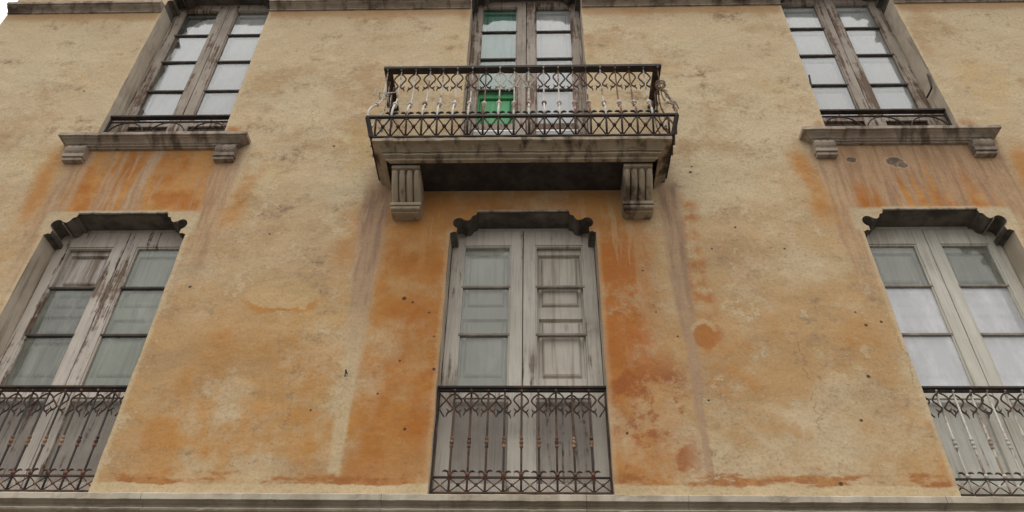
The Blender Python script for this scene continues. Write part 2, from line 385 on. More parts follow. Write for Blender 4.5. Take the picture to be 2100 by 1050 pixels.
def mesh(name, bm, mat, smooth=False):
    me = bpy.data.meshes.new(name)
    bmesh.ops.recalc_face_normals(bm, faces=bm.faces)
    bm.to_mesh(me); bm.free(); me.materials.append(M[mat])
    if smooth:
        for p in me.polygons: p.use_smooth = True
    return me

def tag(o, label, cat, group=None, kind=None):
    o['label'] = label; o['category'] = cat
    if group: o['group'] = group
    o['kind'] = kind or 'thing'
    return o

def thing(name, label, cat, loc=(0, 0, 0), group=None):
    o = bpy.data.objects.new(name, None); COL.objects.link(o); o.location = loc
    o.empty_display_size = .2
    return tag(o, label, cat, group)

def box(bm, x0, x1, y0, y1, z0, z1, bev=0.0, jit=0.0):
    vs = [bm.verts.new((x, y, z)) for x in (x0, x1) for y in (y0, y1) for z in (z0, z1)]
    if jit:
        for v in vs: v.co += Vector((random.uniform(-jit, jit), 0, random.uniform(-jit, jit)))
    f = [(0, 1, 3, 2), (4, 6, 7, 5), (0, 4, 5, 1), (2, 3, 7, 6), (0, 2, 6, 4), (1, 5, 7, 3)]
    fs = [bm.faces.new([vs[i] for i in q]) for q in f]
    if bev:
        bmesh.ops.recalc_face_normals(bm, faces=fs)
        es = list({e for q in fs for e in q.edges})
        bmesh.ops.bevel(bm, geom=es, offset=bev, segments=2, affect='EDGES', profile=.5)

def tube(bm, pts, r, n=8, cap=True):
    """round bar through pts; r a number or one radius per point"""
    pts = [Vector(p) for p in pts]
    rs = r if isinstance(r, (list, tuple)) else [r] * len(pts)
    rings = []; up = None
    for i, p in enumerate(pts):
        t = (pts[min(i + 1, len(pts) - 1)] - pts[max(i - 1, 0)])
        t = t.normalized() if t.length > 1e-9 else Vector((0, 0, 1))
        if up is None:
            up = t.cross(Vector((0, 1, 0)))
            if up.length < .1: up = t.cross(Vector((1, 0, 0)))
        a = (up - t * up.dot(t)).normalized(); b = t.cross(a); up = a
        rings.append([bm.verts.new(p + (a * math.cos(2 * PI * k / n) + b * math.sin(2 * PI * k / n)) * rs[i]) for k in range(n)])
    for A, B in zip(rings, rings[1:]):
        for k in range(n): bm.faces.new((A[k], A[(k + 1) % n], B[(k + 1) % n], B[k]))
    if cap: bm.faces.new(rings[0]); bm.faces.new(rings[-1])

def lathe(bm, prof, cx=0, cy=0, n=12):
    """turned piece about a vertical axis; prof is a list of (radius, z)"""
    rings = []
    for r, z in prof:
        rings.append([bm.verts.new((cx + r * math.cos(2 * PI * k / n), cy + r * math.sin(2 * PI * k / n), z)) for k in range(n)])
    for A, B in zip(rings, rings[1:]):
        for k in range(n): bm.faces.new((A[k], A[(k + 1) % n], B[(k + 1) % n], B[k]))
    bm.faces.new(rings[0]); bm.faces.new(rings[-1])

def ball(bm, c, r, n=8):
    bmesh.ops.create_uvsphere(bm, u_segments=n + 2, v_segments=n, radius=r, matrix=Matrix.Translation(c))

def smoothpath(pts, n=6):
    """Catmull-Rom through pts"""
    P = [Vector(p) for p in pts]; P = [P[0] * 2 - P[1]] + P + [P[-1] * 2 - P[-2]]
    out = []
    for i in range(1, len(P) - 2):
        for k in range(n):
            t = k / n; a, b, c, d = P[i - 1:i + 3]
            out.append(.5 * ((2 * b) + (c - a) * t + (2 * a - 5 * b + 4 * c - d) * t * t + (3 * b - a - 3 * c + d) * t ** 3))
    out.append(P[-2]); return out

def jitter_line(a, b, step, amp):
    n = max(1, int(math.hypot(b[0] - a[0], b[1] - a[1]) / step)); out = []
    for i in range(n):
        t = i / n; j = amp if i else 0
        out.append((a[0] + (b[0] - a[0]) * t + random.uniform(-j, j), a[1] + (b[1] - a[1]) * t + random.uniform(-j, j)))
    return out

# ------------------------------------------------------------------ camera
cam = bpy.data.cameras.new('camera'); co = bpy.data.objects.new('camera', cam); COL.objects.link(co)
F = 1600.0; yaw, pitch, roll = -.0352, .695, .0189
cam.sensor_fit = 'HORIZONTAL'; cam.sensor_width = 36; cam.lens = F / 2100 * 36
cam.clip_start = .05; cam.clip_end = 2000
fw = Vector((math.sin(yaw) * math.cos(pitch), math.cos(yaw) * math.cos(pitch), math.sin(pitch)))
rt = Vector((math.cos(yaw), -math.sin(yaw), 0)); upv = rt.cross(fw)
r2 = rt * math.cos(roll) + upv * math.sin(roll); u2 = upv * math.cos(roll) - rt * math.sin(roll)
co.matrix_world = Matrix(((r2.x, u2.x, -fw.x, .0934), (r2.y, u2.y, -fw.y, -4.7982), (r2.z, u2.z, -fw.z, 1.6), (0, 0, 0, 1)))
S.camera = co

# ------------------------------------------------------------------ setting: street, wall
bm = bmesh.new()
vs = [bm.verts.new(v) for v in ((-400, -400, 0), (400, -400, 0), (400, 400, 0), (-400, 400, 0))]; bm.faces.new(vs)
o = link('street', bm, 'street'); o['kind'] = 'structure'

def head_outline(xc, top):
    """half outline of a scrolled head, right side, from the jamb up to the crown"""
    dz = top - LOW1
    h = [(.600, 5.852), (.570, 5.868), (.548, 5.862), (.545, 5.885), (.545, 5.902)]
    for k in range(15):                         # the round lobe
        a = math.radians(-75 + k * 17.5)
        h.append((.533 + .050 * math.cos(a), 5.965 + .056 * math.sin(a)))
    h += [(.492, 6.006), (.478, 5.994), (.462, 5.990), (.447, 5.996), (.435, 6.010), (.427, 6.030), (.418, 6.045), (.400, 6.050), (.392, 6.058), (.388, 6.080)]
    return [(xc + x, z + dz) for x, z in h]

def opening(xc, z0, top):
    R = head_outline(xc, top); Lh = [(2 * xc - x, z) for x, z in reversed(R)]
    pts = jitter_line((xc - HW, R[0][1]), (xc - HW, z0), .11, .0035)[0:] + [(xc - HW, z0), (xc + HW, z0)]
    pts += jitter_line((xc + HW, z0), (xc + HW, R[0][1]), .11, .0035)[1:]
    pts += R + Lh[:-1]
    return pts

X0, X1, Z0, Z1 = -5.725, 7.2, 0.0, 11.2
openings = [(XL, LOW0, LOW1), (XC, LOW0, LOW1), (XR, LOW0, LOW1), (XL - .0, 6.955, UP1), (XC + .018, 6.46, UP1), (XR, 6.955, UP1)]
WALL_T = .38
cu = bpy.data.curves.new('outline', 'CURVE'); cu.dimensions = '2D'; cu.fill_mode = 'BOTH'; cu.extrude = WALL_T / 2
for loop in [[(X0, Z0), (X1, Z0), (X1, Z1), (X0, Z1)]] + [opening(*a) for a in openings]:
    sp = cu.splines.new('POLY'); sp.points.add(len(loop) - 1); sp.use_cyclic_u = True
    for p, q in zip(sp.points, loop): p.co = (q[0], q[1], 0, 1)
tmp = bpy.data.objects.new('outline', cu); COL.objects.link(tmp)
dg = bpy.context.evaluated_depsgraph_get()
me = bpy.data.meshes.new_from_object(tmp.evaluated_get(dg))
bpy.data.objects.remove(tmp)
bm = bmesh.new(); bm.from_mesh(me); bpy.data.meshes.remove(me)
for v in bm.verts: v.co = Vector((v.co.x, v.co.z + WALL_T / 2, v.co.y))
bmesh.ops.remove_doubles(bm, verts=bm.verts, dist=1e-5)
for f in bm.faces: f.smooth = False
bmesh.ops.recalc_face_normals(bm, faces=bm.faces)
es = [e for e in bm.edges if len(e.link_faces) == 2 and abs(e.verts[0].co.y) < 1e-4 and abs(e.verts[1].co.y) < 1e-4
      and any(abs(f.normal.y) < .3 for f in e.link_faces) and any(f.normal.y < -.7 for f in e.link_faces)]
bmesh.ops.bevel(bm, geom=es, offset=.010, segments=2, affect='EDGES', profile=.5, clamp_overlap=True)
bm.normal_update()
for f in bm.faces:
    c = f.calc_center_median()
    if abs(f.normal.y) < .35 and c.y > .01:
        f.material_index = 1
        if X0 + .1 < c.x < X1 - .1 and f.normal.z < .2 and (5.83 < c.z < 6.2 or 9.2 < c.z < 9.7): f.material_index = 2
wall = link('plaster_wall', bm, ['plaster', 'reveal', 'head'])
tag(wall, 'tall ochre plaster house wall with rust-orange stains and grey run-off streaks', 'wall')

# ------------------------------------------------------------------ mouldings
def moulding(bm, prof, x0, x1, base_y=0.0, ret=True, wear=.0022):
    """horizontal moulding along x; prof = [(d, z)] with d the projection from the wall; returns at both ends when ret"""
    dmax = max(d for d, z in prof)
    off0 = [(dmax - d) if ret else 0 for d, z in prof]
    strip(bm, [(x0 + o, x1 - o, base_y - d, z) for o, (d, z) in zip(off0, prof)], base_y + .004, wear)

def strip(bm, lines, yb, amp):
    """rows of a moulding worn along its length: (left x, right x, y, z) from bottom to top, joined to the wall at yb"""
    L = max(b - a for a, b, _, _ in lines); n = max(2, int(L / .055))
    ts = [0] + sorted((k + random.uniform(-.35, .35)) / n for k in range(1, n)) + [1]
    wear = [(random.gauss(0, amp * .5), random.gauss(0, amp * .5)) for _ in ts]
    chips = {random.randrange(1, n): random.uniform(.003, .009) for _ in range(int(L * 2.5) + 1)} if n > 3 else {}
    rows = []
    for i, (a, b, y, z) in enumerate(lines):
        corner = 0 < i < len(lines) - 1
        row = [bm.verts.new((a, yb, z))]
        for k, t in enumerate(ts):
            e = 0 < k < n
            dy = (wear[k][0] + random.gauss(0, amp * .35)) if corner and e else 0
            dz = (wear[k][1] + random.gauss(0, amp * .25)) if corner and e else 0
            if corner and k in chips: dy += chips[k] * random.random()
            row.append(bm.verts.new((a + (b - a) * t, y + dy if yb - y > .012 else y, z + dz)))
        row.append(bm.verts.new((b, yb, z))); rows.append(row)
    for A, B in zip(rows, rows[1:]):
        for k in range(len(A) - 1): bm.faces.new((A[k], A[k + 1], B[k + 1], B[k]))
    bm.faces.new(rows[0]); bm.faces.new(rows[-1])

# string course, one run between each pair of upper openings
SP = [(.004, 9.118), (.016, 9.118), (.016, 9.132), (.010, 9.136), (.030, 9.156), (.056, 9.172), (.066, 9.178), (.066, 9.190), (.084, 9.194), (.084, 9.232), (.004, 9.262)]
for x0, x1, lab in ((X0 + .0, XL - HW - .004, 'short string course from the open corner of the wall to the upper window'),
                    (XL + HW + .004, XC - HW + .014, 'string course running from the left upper window to the balcony door'),
                    (XC + HW + .022, XR - HW - .004, 'string course running from the balcony door to the right upper window'),
                    (XR + HW + .004, X1, 'string course beyond the right upper window, cut by the picture edge')):
    bm = bmesh.new(); moulding(bm, SP, x0, x1, ret=False)
    tag(link('string_course', bm, 'stone'), lab, 'moulding', 'string courses along the top of the wall')

# main cornice under the lower windows, cut in blocks
CP = [(.004, 3.30), (.040, 3.30), (.040, 3.464), (.056, 3.468), (.088, 3.472), (.096, 3.481), (.088, 3.490), (.058, 3.494), (.050, 3.504), (.056, 3.517), (.078, 3.527), (.080, 3.531), (.115, 3.533), (.115, 3.570), (.111, 3.575), (.004, 3.610)]
root = thing('stone_cornice', 'long grey stone cornice running beneath the three lower windows', 'cornice', (0, 0, 3.3))
xs = [X0, -4.9, -3.55, -2.38, -.86, .42, 1.05, 2.62, 4.1, 5.6, X1]
for a, b in zip(xs, xs[1:]):
    bm = bmesh.new(); dj = random.uniform(-.002, .002)
    moulding(bm, [(d + dj if d > .01 else d, z - 3.3 + random.uniform(-.0008, .0008)) for d, z in CP], a + .0012, b - .0012, ret=False, wear=.0011)
    link('cornice_block', bm, 'cornice', root)

# window sills of the side bays
for xc, lab in ((XL + .018, 'moulded stone sill on two small brackets under the left upper window'), (XR - .006, 'moulded stone sill on two small brackets above flaked chips in the plaster')):
    root = thing('window_sill', lab, 'sill', (xc, 0, 6.88), 'sills of the upper windows')
    prof = [(.004, 0), (.026, 0), (.026, .012), (.044, .016), (.046, .026), (.060, .032), (.072, .046), (.090, .058), (.108, .064), (.106, .074), (.128, .078), (.128, .112), (.124, .116), (.004, .124)]
    bm = bmesh.new(); moulding(bm, prof, -.870, .870)
    link('sill_slab', bm, 'stone', root)
    for bx in (-.69, .69):
        bm = bmesh.new(); n = 25; w = .092
        prof2 = [(.060, -.002), (.070, -.02), (.074, -.045), (.066, -.07), (.050, -.088), (.046, -.098)]
        rows = []
        for d, z in prof2:
            rows.append([bm.verts.new((bx - w + 2 * w * k / (n - 1), -d - .010 * abs(math.sin(PI * 3 * k / (n - 1))) ** .6, z)) for k in range(n)])
        for A, B in zip(rows, rows[1:]):
            for k in range(n - 1): bm.faces.new((A[k], A[k + 1], B[k + 1], B[k]))
        for sgn, col in ((-1, 0), (1, n - 1)):
            back = [bm.verts.new((bx + sgn * w, .004, r[col].co.z)) for r in rows]
            for i in range(len(rows) - 1): bm.faces.new((rows[i][col], rows[i + 1][col], back[i + 1], back[i]))
        bmesh.ops.contextual_create(bm, geom=[])
        box(bm, bx - w - .004, bx + w + .004, -.064, .004, -.136, -.098, .004)
        box(bm, bx - w + .002, bx + w - .002, -.050, .004, -.172, -.137, .006)
        link('bracket', bm, 'stone', root)

# ------------------------------------------------------------------ windows
def leaf_frame(x0, x1, z0, z1, zg, ztop):
    """stiles and rails of one leaf: glass opening from zg to ztop"""
    bm = bmesh.new(); y0, y1 = .200, .245; sw = .098
    ox = (x0 if abs(x0) > abs(x1) else x1); sgn = 1 if ox > 0 else -1
    box(bm, x0, x0 + sw, y0, y1, z0, z1, .005); box(bm, x1 - sw, x1, y0, y1, z0, z1, .005)
    box(bm, x0 + sw, x1 - sw, y0 + .001, y1, ztop, z1, .004)
    box(bm, x0 + sw, x1 - sw, y0 + .001, y1, zg - .085, zg, .004)
    box(bm, x0 + sw, x1 - sw, y0 + .001, y1, z0, z0 + .16, .004)
    # thin glazing moulding round the glass
    a, b = x0 + sw, x1 - sw
    box(bm, a, a + .012, y0 + .012, y1 - .004, zg, ztop); box(bm, b - .012, b, y0 + .012, y1 - .004, zg, ztop)
    box(bm, a + .012, b - .012, y0 + .012, y1 - .004, ztop - .012, ztop)
    return bm

def raised(bm, x0, x1, z0, z1, y, s=.046, d=.030):
    """a panel of a shutter: moulded border and raised field standing on the plane y"""
    def ring(i, yy): return [bm.verts.new(p) for p in ((x0 + i, yy, z0 + i), (x1 - i, yy, z0 + i), (x1 - i, yy, z1 - i), (x0 + i, yy, z1 - i))]
    rs = [ring(0, y), ring(.006, y + d), ring(s * .55, y + d), ring(s * .75, y + d * .35), ring(s, y + d * .15)]
    for A, B in zip(rs, rs[1:]):
        for k in range(4): bm.faces.new((A[k], A[(k + 1) % 4], B[(k + 1) % 4], B[k]))
    bm.faces.new(rs[-1])

def shutter_mesh(x0, x1, z0, z1, panels):
    bm = bmesh.new(); y = .252; panels = sorted(panels)
    zs = [z0] + [v for p in panels for v in p] + [z1]; m = .055
    box(bm, x0, x0 + m, y, y + .028, z0, z1); box(bm, x1 - m, x1, y, y + .028, z0, z1)
    for i in range(0, len(zs), 2): box(bm, x0 + m, x1 - m, y + .0006, y + .028, zs[i], zs[i + 1])
    for a, b in panels: raised(bm, x0 + m, x1 - m, a, b, y + .001)
    bmesh.ops.create_grid(bm, x_segments=1, y_segments=1, size=.5, matrix=Matrix.Translation(((x0 + x1) / 2, y + .034, (z0 + z1) / 2)) @ Matrix.Rotation(PI / 2, 4, 'X') @ Matrix.Diagonal((x1 - x0, z1 - z0, 1, 1)))
    return bm

def french_window(xc, base, top, zbars, zg, ztop, spec, label, group, wood, panel, bar, zp=None):
    """spec: per leaf {shutter materials and missing panes}"""
    root = thing('french_window', label, 'window', (xc, 0, base), group)
    b = base
    for li, (x0, x1) in enumerate(((-.596, -.003), (.003, .596))):
        sp = spec[li]
        lf = link('leaf', leaf_frame(x0, x1, 0, top - b, zg - b, ztop - b), wood[li], root)
        a0, a1 = x0 + .098, x1 - .098
        edges = [ztop] + list(zbars) + [zg]
        for k in range(len(edges) - 1):
            if k in sp.get('nopane', ()): continue
            bm = bmesh.new(); t = [random.uniform(-.003, .003) for _ in range(4)]
            z1, z0 = edges[k] - b - .010, edges[k + 1] - b + .010
            fr = [bm.verts.new((x, .2265 + tt, z)) for (x, z), tt in zip(((a0 + .002, z0), (a1 - .002, z0), (a1 - .002, z1), (a0 + .002, z1)), t)]
            f = bm.faces.new(fr); f.normal_update()
            if f.normal.y > 0: f.normal_flip()
            link('pane', bm, sp.get('glass', ('glass',) * 9)[k], lf)
        for zb in zbars:
            bm = bmesh.new(); box(bm, a0 - .001, a1 + .001, .207, .240, zb - b - .011, zb - b + .011, .004)
            link('glazing_bar', bm, bar, lf)
        sh = sp['shutter']
        for (s0, s1, mt, panels) in sh:
            link('shutter', shutter_mesh(a0 - .03, a1 + .03, s0 - b, s1 - b, [(p - b, q - b) for p, q in panels]), mt, lf)
        if sp.get('torn'):
            bm = bmesh.new(); xa, xb, za_, zb_ = a0 + .004, a1 + .02, 7.50 - b, 9.44 - b
            left = []
            for k in range(46):
                t = k / 45; z = za_ + (9.30 - b - za_) * t
                q = .035 + .030 * math.sin(t * 23) * math.sin(t * 7 + 1) + random.uniform(-.008, .008)
                if t < .14: q += .085 * (1 - t / .14)
                if .70 < t < .80: q += .055 * math.sin((t - .70) / .10 * PI)
                if t > .86: q += .17 * ((t - .86) / .14) ** 1.3
                left.append((xa + max(q, .004), z))
            n0 = len(left)
            topl = [(left[-1][0] + (xb - left[-1][0]) * k / 12, 9.30 - b + .055 * min(1, k / 5) + random.uniform(-.006, .006)) for k in range(1, 13)]
            loop = left + topl + [(xb, za_)]
            vs = [bm.verts.new((x, .2495, z)) for x, z in loop]
            f = bm.faces.new(vs); bmesh.ops.triangulate(bm, faces=[f])
            ret = bmesh.ops.extrude_face_region(bm, geom=bm.faces[:])
            for v in [e for e in ret['geom'] if isinstance(e, bmesh.types.BMVert)]: v.co.y -= .0015
            link('paper_blind', bm, 'sh_paper', lf)
        # solid lower panel
        bm = bmesh.new(); y = .222
        zt = zg - .085 - b; z0 = .16
        box(bm, a0 - .004, a1 + .004, y + .003, y + .02, z0, zt)
        raised(bm, a0, a1, z0, zt, y, .06, .012)
        if zt - z0 > .5:
            box(bm, a0, a1, .195, .2, zt - .035, zt - .015)
        link('lower_panel', bm, panel[li], lf)
    # the head piece of the frame and the lintel moulding above the opening
    bm = bmesh.new(); box(bm, -.62, .62, .205, .30, top - b + .003, top - b + .10, .003)
    link('head_rail', bm, wood[0], root)
    bm = bmesh.new()
    box(bm, -.385, .385, -.016, .012, top - b + .028, top - b + .040, .003)
    box(bm, -.378, .378, -.009, .012, top - b + .041, top - b + .052, .003)
    link('lintel_moulding', bm, 'stone', root)
    # boxed darkness of the room behind
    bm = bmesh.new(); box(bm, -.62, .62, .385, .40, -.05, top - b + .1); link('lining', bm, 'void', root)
    return root

LB = (5.455, 4.990)
LP = [(5.275, 5.82), (4.62, 5.165)]
def lowshut(m): return [(4.54, 5.90, m, LP)]
def tri(a, b, c): return [(5.46, 5.90, a, [(5.50, 5.83)]), (4.995, 5.450, b, [(5.27, 5.41), (5.02, 5.20)]), (4.52, 4.985, c, [(4.62, 4.95)])]
french_window(XL, LOW0, 6.052, LB, 4.515, 5.888,
              [dict(shutter=tri('sh_peel', 'sh_sage_dark', 'sh_sage_dark'), nopane=(0,), glass=('glass_dusty',) * 3), dict(shutter=lowshut('sh_sage'), glass=('glass_dusty',) * 3)],
              'tall lower window with peeling brown frame and sage-green shutters behind its glass', 'lower windows', ('wood_low_left', 'wood_low_left'), ('panel_low', 'panel_low'), 'bar_dark')
french_window(XC, LOW0, 6.052, LB, 4.515, 5.888,
              [dict(shutter=lowshut('sh_grey'), glass=('glass_dusty',) * 3), dict(shutter=lowshut('sh_clear'), nopane=(0, 1, 2))],
              'tall grey lower window under the balcony, panelled shutters behind its glass', 'lower windows', ('wood_low', 'wood_low'), ('panel_low', 'panel_low'), 'bar_low')
french_window(XR, LOW0, 6.052, LB, 4.515, 5.888,
              [dict(shutter=[(5.46, 5.90, 'sh_grey', [(5.50, 5.83)]), (4.52, 5.452, 'sh_lilac', [(5.27, 5.41), (5.02, 5.20), (4.62, 4.95)])], glass=('glass_dusty', 'glass_sheen', 'glass_sheen')),
               dict(shutter=[(5.46, 5.90, 'sh_olive', [(5.50, 5.83)]), (4.52, 5.452, 'sh_lilac', [(5.27, 5.41), (5.02, 5.20), (4.62, 4.95)])], glass=('glass_dusty', 'glass_sheen', 'glass_sheen'))],
              'tall lower window with pale grey frame and bluish white shutters', 'lower windows', ('wood_low_right', 'wood_low_right'), ('panel_right', 'panel_right'), 'bar_low')
UB = (8.995, 8.510, 8.015)
UPN = [(9.05, 9.38), (8.56, 8.95), (8.06, 8.46), (7.62, 7.97)]
def upshut(m, pan=UPN): return [(7.50, 9.48, m, pan)]
french_window(XL, 6.965, 9.552, UB, 7.53, 9.455, [dict(shutter=upshut('sh_board', [(7.58, 9.40)]), torn=True), dict(shutter=upshut('sh_white', [(7.58, 9.40)]))],
              'upper window with torn white paper behind its panes, above a stone sill', 'upper windows', ('wood_up', 'wood_up'), ('wood_up_dark', 'wood_up_dark'), 'bar_dark')
french_window(XC + .018, 6.465, 9.552, (8.995, 8.505, 7.985), 7.45, 9.455,
              [dict(shutter=[(7.42, 7.975, 'sh_green', [(7.47, 7.90)]), (7.978, 9.48, 'sh_teal', [(8.03, 9.40)])], nopane=(3,)), dict(shutter=upshut('sh_white', [(7.50, 9.40)]))],
              'balcony door with brown frame, one leaf green and the other white', 'upper windows', ('wood_up', 'wood_up'), ('sh_white', 'sh_white'), 'bar_dark')
french_window(XR, 6.965, 9.552, UB, 7.53, 9.455, [dict(shutter=upshut('sh_white')), dict(shutter=upshut('sh_white'))],
              'upper window with rusty brown frame and two iron hooks, above the right stone sill', 'upper windows', ('wood_up', 'wood_up'), ('wood_up_dark', 'wood_up_dark'), 'bar_dark')

# ------------------------------------------------------------------ railings of the lower windows
SPC = .1185
def scroll_pair(bm, zt, zc, zf, w, r):
    """the two wrought side scrolls of one baluster: diamond from zt to zc, fleur tips at zf"""
    for s in (-1, 1):
        zm = zt + (zc - zt) * .46
        tube(bm, smoothpath([(s * .004, 0, zt), (s * w * .62, 0, zt + (zm - zt) * .36), (s * w, 0, zm), (s * w * .52, 0, zm + (zc - zm) * .55), (s * .006, 0, zc)], 4), r, 6)
        tube(bm, smoothpath([(s * .006, 0, zc + .004), (s * w * .45, 0, zc - (zc - zf) * .35), (s * w * .80, 0, zc - (zc - zf) * .55), (s * w * .98, 0, zf)], 4), [r] * 9 + [r * .9, r * .75, r * .6, r * .45], 6)
        tube(bm, smoothpath([(s * w * .45, 0, zc - (zc - zf) * .36), (s * w * .75, 0, zc - (zc - zf) * .30), (s * w * .98, 0, zc - (zc - zf) * .02)], 4), [r] * 5 + [r * .9, r * .7, r * .5, r * .4], 6)

def hooks(bm, z, w, r):
    for s in (-1, 1):
        tube(bm, smoothpath([(s * .004, 0, z - .018), (s * w * .35, 0, z + .004), (s * w * .65, 0, z + .008), (s * w * .92, 0, z + .002)], 4), [r * 1.2] * 4 + [r * 1.5] * 5 + [r * 1.2, r, r * .8, r * .5], 6)

def window_railing(xc, label, mb, mrail, mbead, mball, mscr):
    y = .075; H = .79; b = 3.655
    root = thing('window_railing', label, 'railing', (xc, y, b), 'iron railings of the lower windows')
    bm = bmesh.new(); box(bm, -.598, .598, -.027, .027, H - .018, H, .003); box(bm, -.598, .598, -.012, .012, H - .036, H - .018, .001); link('top_rail', bm, 'iron_black', root)
    for z in (.006, .112):
        bm = bmesh.new(); box(bm, -.590, .590, -.008, .008, z - .006, z + .006, .001); link('cross_rail', bm, mrail, root)
    for s in (-1, 1):
        bm = bmesh.new(); box(bm, s * .592 - .008, s * .592 + .008, -.010, .010, 0, H - .030, .001); link('post', bm, mrail, root)
    bm = bmesh.new(); tube(bm, [(0, 0, 0), (0, 0, .12), (0, 0, H - .03)], .0074, 8); me_b = mesh('baluster', bm, mb, True)
    bm = bmesh.new()
    lathe(bm, [(.006, .322), (.012, .326), (.0125, .340), (.008, .344), (.008, .350), (.0135, .354), (.0135, .372), (.008, .376), (.008, .382), (.0125, .386), (.012, .400), (.006, .404)], n=10)
    me_k = mesh('collar', bm, mbead, True)
    bm = bmesh.new(); scroll_pair(bm, H - .052, .622, .556, .052, .0062); me_s = mesh('scroll', bm, mscr, True)
    bm = bmesh.new(); hooks(bm, .148, .055, .0052); me_h = mesh('hook', bm, mscr, True)
    bm = bmesh.new(); ball(bm, (0, -.006, .130), .0155); me_n = mesh('knob', bm, mball, True)
    bm = bmesh.new(); ball(bm, (0, -.012, H - .032), .009); me_t = mesh('rivet', bm, mbead, True)
    for k in range(-4, 5):
        ob = put('baluster', me_b, root, (k * SPC, 0, 0), (0, 0, 0))
        ob.rotation_euler = (random.uniform(-.004, .004), random.uniform(-.006, .006), 0)
        for nm, me_ in (('collar', me_k), ('scroll', me_s), ('hook', me_h), ('knob', me_n), ('rivet', me_t)):
            put(nm, me_, ob, None, (random.uniform(-.03, .03), random.uniform(-.012, .012), random.uniform(-.22, .22)) if nm in ('scroll', 'hook') else None)
    bm = bmesh.new(); h = SPC / 2 - .004
    for s in (-1, 1): tube(bm, [(-h, 0, .059 - s * .046), (0, s * .0015, .059), (h, 0, .059 + s * .046)], .0042, 6)
    me_x = mesh('cross_panel', bm, mscr, True)
    bm = bmesh.new(); ball(bm, (0, -.006, .059), .0125); me_r = mesh('rosette', bm, mbead, True)
    for k in range(-5, 5):
        ox = put('cross_panel', me_x, root, ((k + .5) * SPC, 0, 0)); put('rosette', me_r, ox)
    # half scrolls against the end posts
    for s in (-1, 1):
        bm = bmesh.new(); zt, zc, zf, w, r = H - .052, .622, .556, .050, .0062; zm = zt + (zc - zt) * .46; t = -s
        tube(bm, smoothpath([(t * .004, 0, zt), (t * w * .55, 0, zt + (zm - zt) * .4), (t * w, 0, zm), (t * w * .62, 0, zm + (zc - zm) * .45), (t * .006, 0, zc)], 4), r, 6)
        tube(bm, smoothpath([(t * .006, 0, zc), (t * w * .5, 0, zc - .03), (t * w * .95, 0, zf)], 4), r * .8, 6)
        link('end_scroll', bm, mscr, root, (s * .588, 0, 0), True)
    return root

window_railing(XL, 'dark iron railing with tan collars and red knobs, at the peeling window', 'iron_black', 'iron', 'iron_tan', 'iron_red', 'iron')
window_railing(XC, 'rusty brown iron railing of the lower window beneath the balcony', 'iron', 'iron', 'iron_tan', 'iron_red', 'iron')
window_railing(XR, 'faded grey painted iron railing before the pale lower window', 'iron_grey', 'iron_black', 'iron_grey', 'iron_grey', 'iron')

# low guards of the two upper side windows
for xc, lab in ((XL, 'low dark iron guard across the foot of the left upper window'), (XR, 'low dark iron guard below the two iron hooks')):
    root = thing('window_guard', lab, 'railing', (xc, .07, 6.98), 'low guards of the upper windows')
    bm = bmesh.new(); box(bm, -.597, .597, -.026, .026, .432, .455, .003); link('top_rail', bm, 'iron_black', root)
    bm = bmesh.new(); box(bm, -.590, .590, -.008, .008, .372, .384, .001); link('cross_rail', bm, 'iron_black', root)
    bm = bmesh.new(); box(bm, -.590, .590, -.008, .008, .004, .016, .001); link('cross_rail', bm, 'iron_black', root)
    for s in (-1, 1):
        bm = bmesh.new(); box(bm, s * .590 - .008, s * .590 + .008, -.009, .009, 0, .431, .001); link('post', bm, 'iron_black', root)
    bm = bmesh.new()
    tube(bm, [(.175 * math.cos(a), 0, .194 + .175 * math.sin(a)) for a in [2 * PI * k / 36 for k in range(37)]], .007, 6, False)
    me_r = mesh('ring', bm, 'iron_black', True)
    bm = bmesh.new(); ball(bm, (0, -.008, .376), .011); me_v = mesh('rivet', bm, 'iron_tan', True)
    for k in (-1, 0, 1):
        r_ = put('ring', me_r, root, (k * .40, 0, 0)); put('rivet', me_v, r_)

# ------------------------------------------------------------------ balcony
BX = .0
root = thing('balcony', 'stone balcony slab with stained mouldings on two reeded corbels', 'balcony', (BX, 0, 6.33))
zb = 6.33
prof = [(.335, .0), (.372, .0), (.372, .024), (.380, .026), (.406, .028), (.406, .044), (.394, .047), (.396, .052), (.418, .054), (.418, .062), (.412, .064), (.426, .076), (.448, .085), (.470, .089), (.470, .095), (.500, .097), (.500, .128), (.496, .132)]
# box moulding with returns: front and both sides
bm = bmesh.new()
strip(bm, [(-1.232 + (.5 - d) * .85, 1.232 - (.5 - d) * .85, -d, z) for d, z in prof], .004, .0030)
for f in [f for f in bm.faces if all(abs(v.co.z) < 1e-5 for v in f.verts)]: bm.faces.remove(f)
link('slab', bm, 'slab', root)
bm = bmesh.new(); box(bm, -1.232 + .165 * .85 + .004, 1.232 - .165 * .85 - .004, -.331, .003, .004, .022); link('soffit', bm, 'dark_soffit', root)
